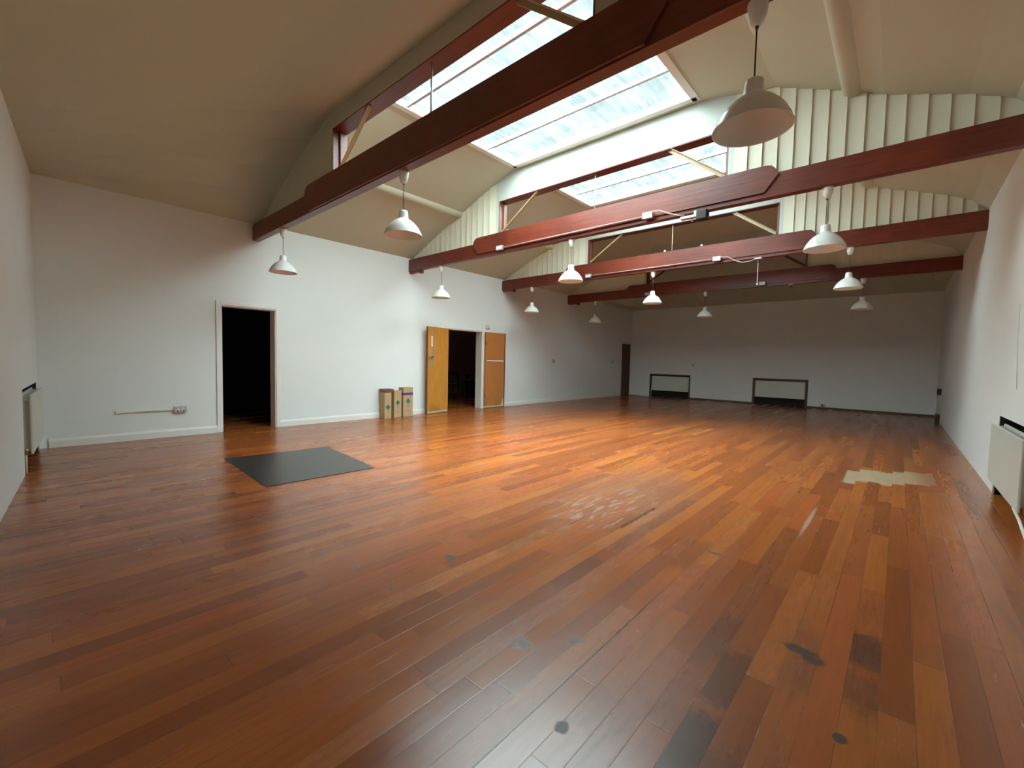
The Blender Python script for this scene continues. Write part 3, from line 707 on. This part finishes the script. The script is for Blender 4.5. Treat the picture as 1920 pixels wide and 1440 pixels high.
# left wall faces +X: rotate local -y to +x -> rot = +90deg
RL = math.radians(90)
e = plate('double_socket', 'grey metal double power socket at the end of the trunking by the first doorway', 'socket', (XL, 1.508, 0.41), 0.15, 0.09, RL, m_metal, 0.045, 2)
for yy in (-0.036, 0.036):
    bm = NB(); box(bm, yy-0.008, yy+0.008, -0.051, -0.049, -0.03, -0.012); mesh_obj('pin_hole', bm, m_black, e)
bm = NB(); box(bm, XL+0.0005, XL+0.025, 0.80, 1.43, 0.402, 0.43, 0.003); box(bm, XL+0.0005, XL+0.028, 0.785, 0.815, 0.392, 0.435, 0.003)
mesh_obj('cable_trunking', bm, m_trim, label='white horizontal cable trunking on the left wall leading to the double socket', cat='trunking')
plate('wall_switch', 'small grey switch on the left wall, nearer the double doors', 'switch', (XL, 10.96, 1.28), 0.13, 0.10, RL, m_metal, 0.03, 1, 'grey switches on the left wall', m_metal)
plate('wall_switch', 'small grey switch on the left wall, nearer the brown corner door', 'switch', (XL, 14.70, 1.31), 0.13, 0.09, RL, m_metal, 0.03, 1, 'grey switches on the left wall', m_metal)
plate('wall_switch', 'small dark switch on the back wall above the left radiator', 'switch', (-5.64, YB, 1.264), 0.07, 0.09, 0, m_metal, 0.03, 1, None, m_metal)
e = plate('floor_socket', 'dark topped socket low on the back wall, right of the radiators', 'socket', (-1.70, YB-0.002, 0.105), 0.17, 0.09, 0, m_metal, 0.05, 1, None, m_black)
plate('alarm_box', 'small white box with dark slots above the double doors', 'sensor', (XL, 8.04, 2.13), 0.13, 0.10, RL, m_plastic, 0.03, 2, None, m_metal)
bm = NB(); box(bm, -0.03, 0.03, -0.02, 0, -0.03, 0.03, 0.004); o = mesh_obj('cable_stub', bm, m_plastic, label='tiny white stub low on the back wall between the two radiators', cat='cable outlet'); o.location = (-4.9, YB, 0.19)
# right wall: dark switch with pipe down in the far corner
RRr = math.radians(-90)
plate('isolator_switch', 'dark isolator box on the right wall near the far corner', 'switch', (XR, 14.70, 0.735), 0.12, 0.15, RRr, m_black, 0.07, 1, None, m_black)
bm = NB(); tube(bm, [(XR-0.03, 14.70, 0.66), (XR-0.03, 14.70, 0.18)], 0.014); mesh_obj('conduit', bm, m_roomdark, label='grey conduit dropping from the dark isolator box to the floor', cat='conduit')
bm = NB(); box(bm, XR-0.07, XR-0.001, 14.55, 14.95, 0.0, 0.19, 0.01); mesh_obj('pipe_boxing', bm, m_frame, label='dark brown low boxing in the far right corner', cat='boxing')
bm = NB(); tube(bm, [(XR-0.006, 5.935, 1.86), (XR-0.006, 5.90, 1.5), (XR-0.006, 5.78, 1.10)], 0.002, 6); mesh_obj('wall_cable', bm, m_roomdark, label='hairline vertical cable on the right wall above the radiator', cat='cable')

# ================================================================== floor things
bm = NB(); prism(bm, [(-5.98, 1.53), (-4.42, 1.47), (-4.40, 2.60), (-5.86, 2.74)], 'z', 0.0005, 0.006)
mesh_obj('floor_mat', bm, m_mat, label='dark charcoal rectangular sheet lying flat on the floorboards by the doorway', cat='mat')

def clover(cx, cz, s, x):
    # green four-lobed emblem as a thin printed shape on the box front (plane x = const)
    pts = []
    n = 72
    for k in range(n):
        a_ = 2*math.pi*k/n
        rr = s*(0.62 + 0.30*abs(math.cos(2*a_))**0.8 + 0.05*math.cos(16*a_))
        pts.append((cx + rr*math.cos(a_), cz + rr*math.sin(a_)))
    return pts
def carton(label, y0, y1, xf, xb, h, lz, kind):
    e = empty('cardboard_box', ((xf+xb)/2, (y0+y1)/2, 0.0), label=label, cat='cardboard box', group='tall cardboard boxes by the double doors')
    inv = Matrix.Translation(-Vector(e.location))
    def add(nm, bm, mat, **k):
        o = mesh_obj(nm, bm, mat, e, **k); o.data.transform(inv); return o
    bm = NB(); box(bm, xb, xf, y0, y1, 0.001, h, 0.004); add('carton', bm, m_card)
    bm = NB(); prism(bm, clover((y0+y1)/2, lz, 0.058, 0), 'x', xf-0.001, xf+0.0012)
    prism(bm, [((y0+y1)/2-0.004, lz), ((y0+y1)/2+0.004, lz), ((y0+y1)/2+0.003, lz-0.085), ((y0+y1)/2-0.003, lz-0.085)], 'x', xf-0.001, xf+0.0012)
    add('emblem', bm, m_green, label='green four-lobed emblem')
    for k, (w, dz) in enumerate(((0.045, 0.10), (0.03, 0.118), (0.05, 0.20), (0.035, 0.22))):
        if lz-dz <= 0.03: continue
        bm = NB(); box(bm, xf-0.001, xf+0.001, (y0+y1)/2-w/2, (y0+y1)/2+w/2, lz-dz-0.005, lz-dz+0.004); add('print', bm, m_print)
    if kind == 'lid':
        bm = NB(); box(bm, xb-0.004, xf+0.012, y0-0.012, y1+0.045, h-0.055, h+0.012, 0.004); add('lid', bm, m_redbrown, label='reddish brown lid')
    if kind == 'tape':
        bm = NB(); box(bm, xb-0.001, xf+0.0015, y0-0.0015, y1+0.0015, h-0.165, h-0.115); add('tape_band', bm, m_purple, label='purple band')
    if kind == 'plain':
        bm = NB(); box(bm, xf-0.001, xf+0.001, (y0+y1)/2-0.02, (y0+y1)/2+0.02, h-0.12, h); add('seam_tape', bm, m_card)
carton('leftmost tall cardboard box, with a reddish brown lid', 4.875, 5.035, -7.88, -8.07, 0.60, 0.235, 'lid')
carton('middle cardboard box, the shortest of the three by the doors', 5.115, 5.295, -7.90, -8.07, 0.57, 0.315, 'plain')
carton('rightmost cardboard box, with a purple band near its top', 5.34, 5.585, -7.90, -8.07, 0.63, 0.335, 'tape')

# dim chair and crate in the room beyond the double doors
e = empty('wooden_chair', (-10.62, 8.93, 0), math.radians(25), label='dark chair in the unlit room beyond the double doors, at the left of the opening', cat='chair')
bm = NB(); box(bm, -0.2, 0.2, -0.2, 0.2, 0.43, 0.46, 0.006); mesh_obj('seat', bm, m_chair, e)
for sx in (-0.18, 0.18):
    for sy in (-0.18, 0.18):
        bm = NB(); box(bm, sx-0.017, sx+0.017, sy-0.017, sy+0.017, 0, 0.43 if sy < 0 else 0.85, 0.004); mesh_obj('leg', bm, m_chair, e)
bm = NB()
for k in range(5): box(bm, -0.14+k*0.07-0.01, -0.14+k*0.07+0.01, 0.17, 0.185, 0.5, 0.80)
box(bm, -0.165, 0.165, 0.165, 0.195, 0.79, 0.86, 0.006); mesh_obj('backrest', bm, m_chair, e)
e = empty('crate', (-10.62, 9.93, 0), label='dark crate in the unlit room beyond the double doors, at the right of the opening', cat='crate')
bm = NB(); box(bm, -0.18, 0.18, -0.22, 0.22, 0.0, 0.52, 0.01); mesh_obj('body', bm, m_chair, e)
bm = NB(); box(bm, -0.19, 0.19, -0.23, 0.23, 0.52, 0.55, 0.004); mesh_obj('rim', bm, m_chair, e)
plate('wall_switch', 'dark socket on the far wall of the unlit room beyond the double doors', 'socket', (-12.435, 11.27, 0.62), 0.16, 0.14, RL, m_black, 0.03, 1, None, m_black)
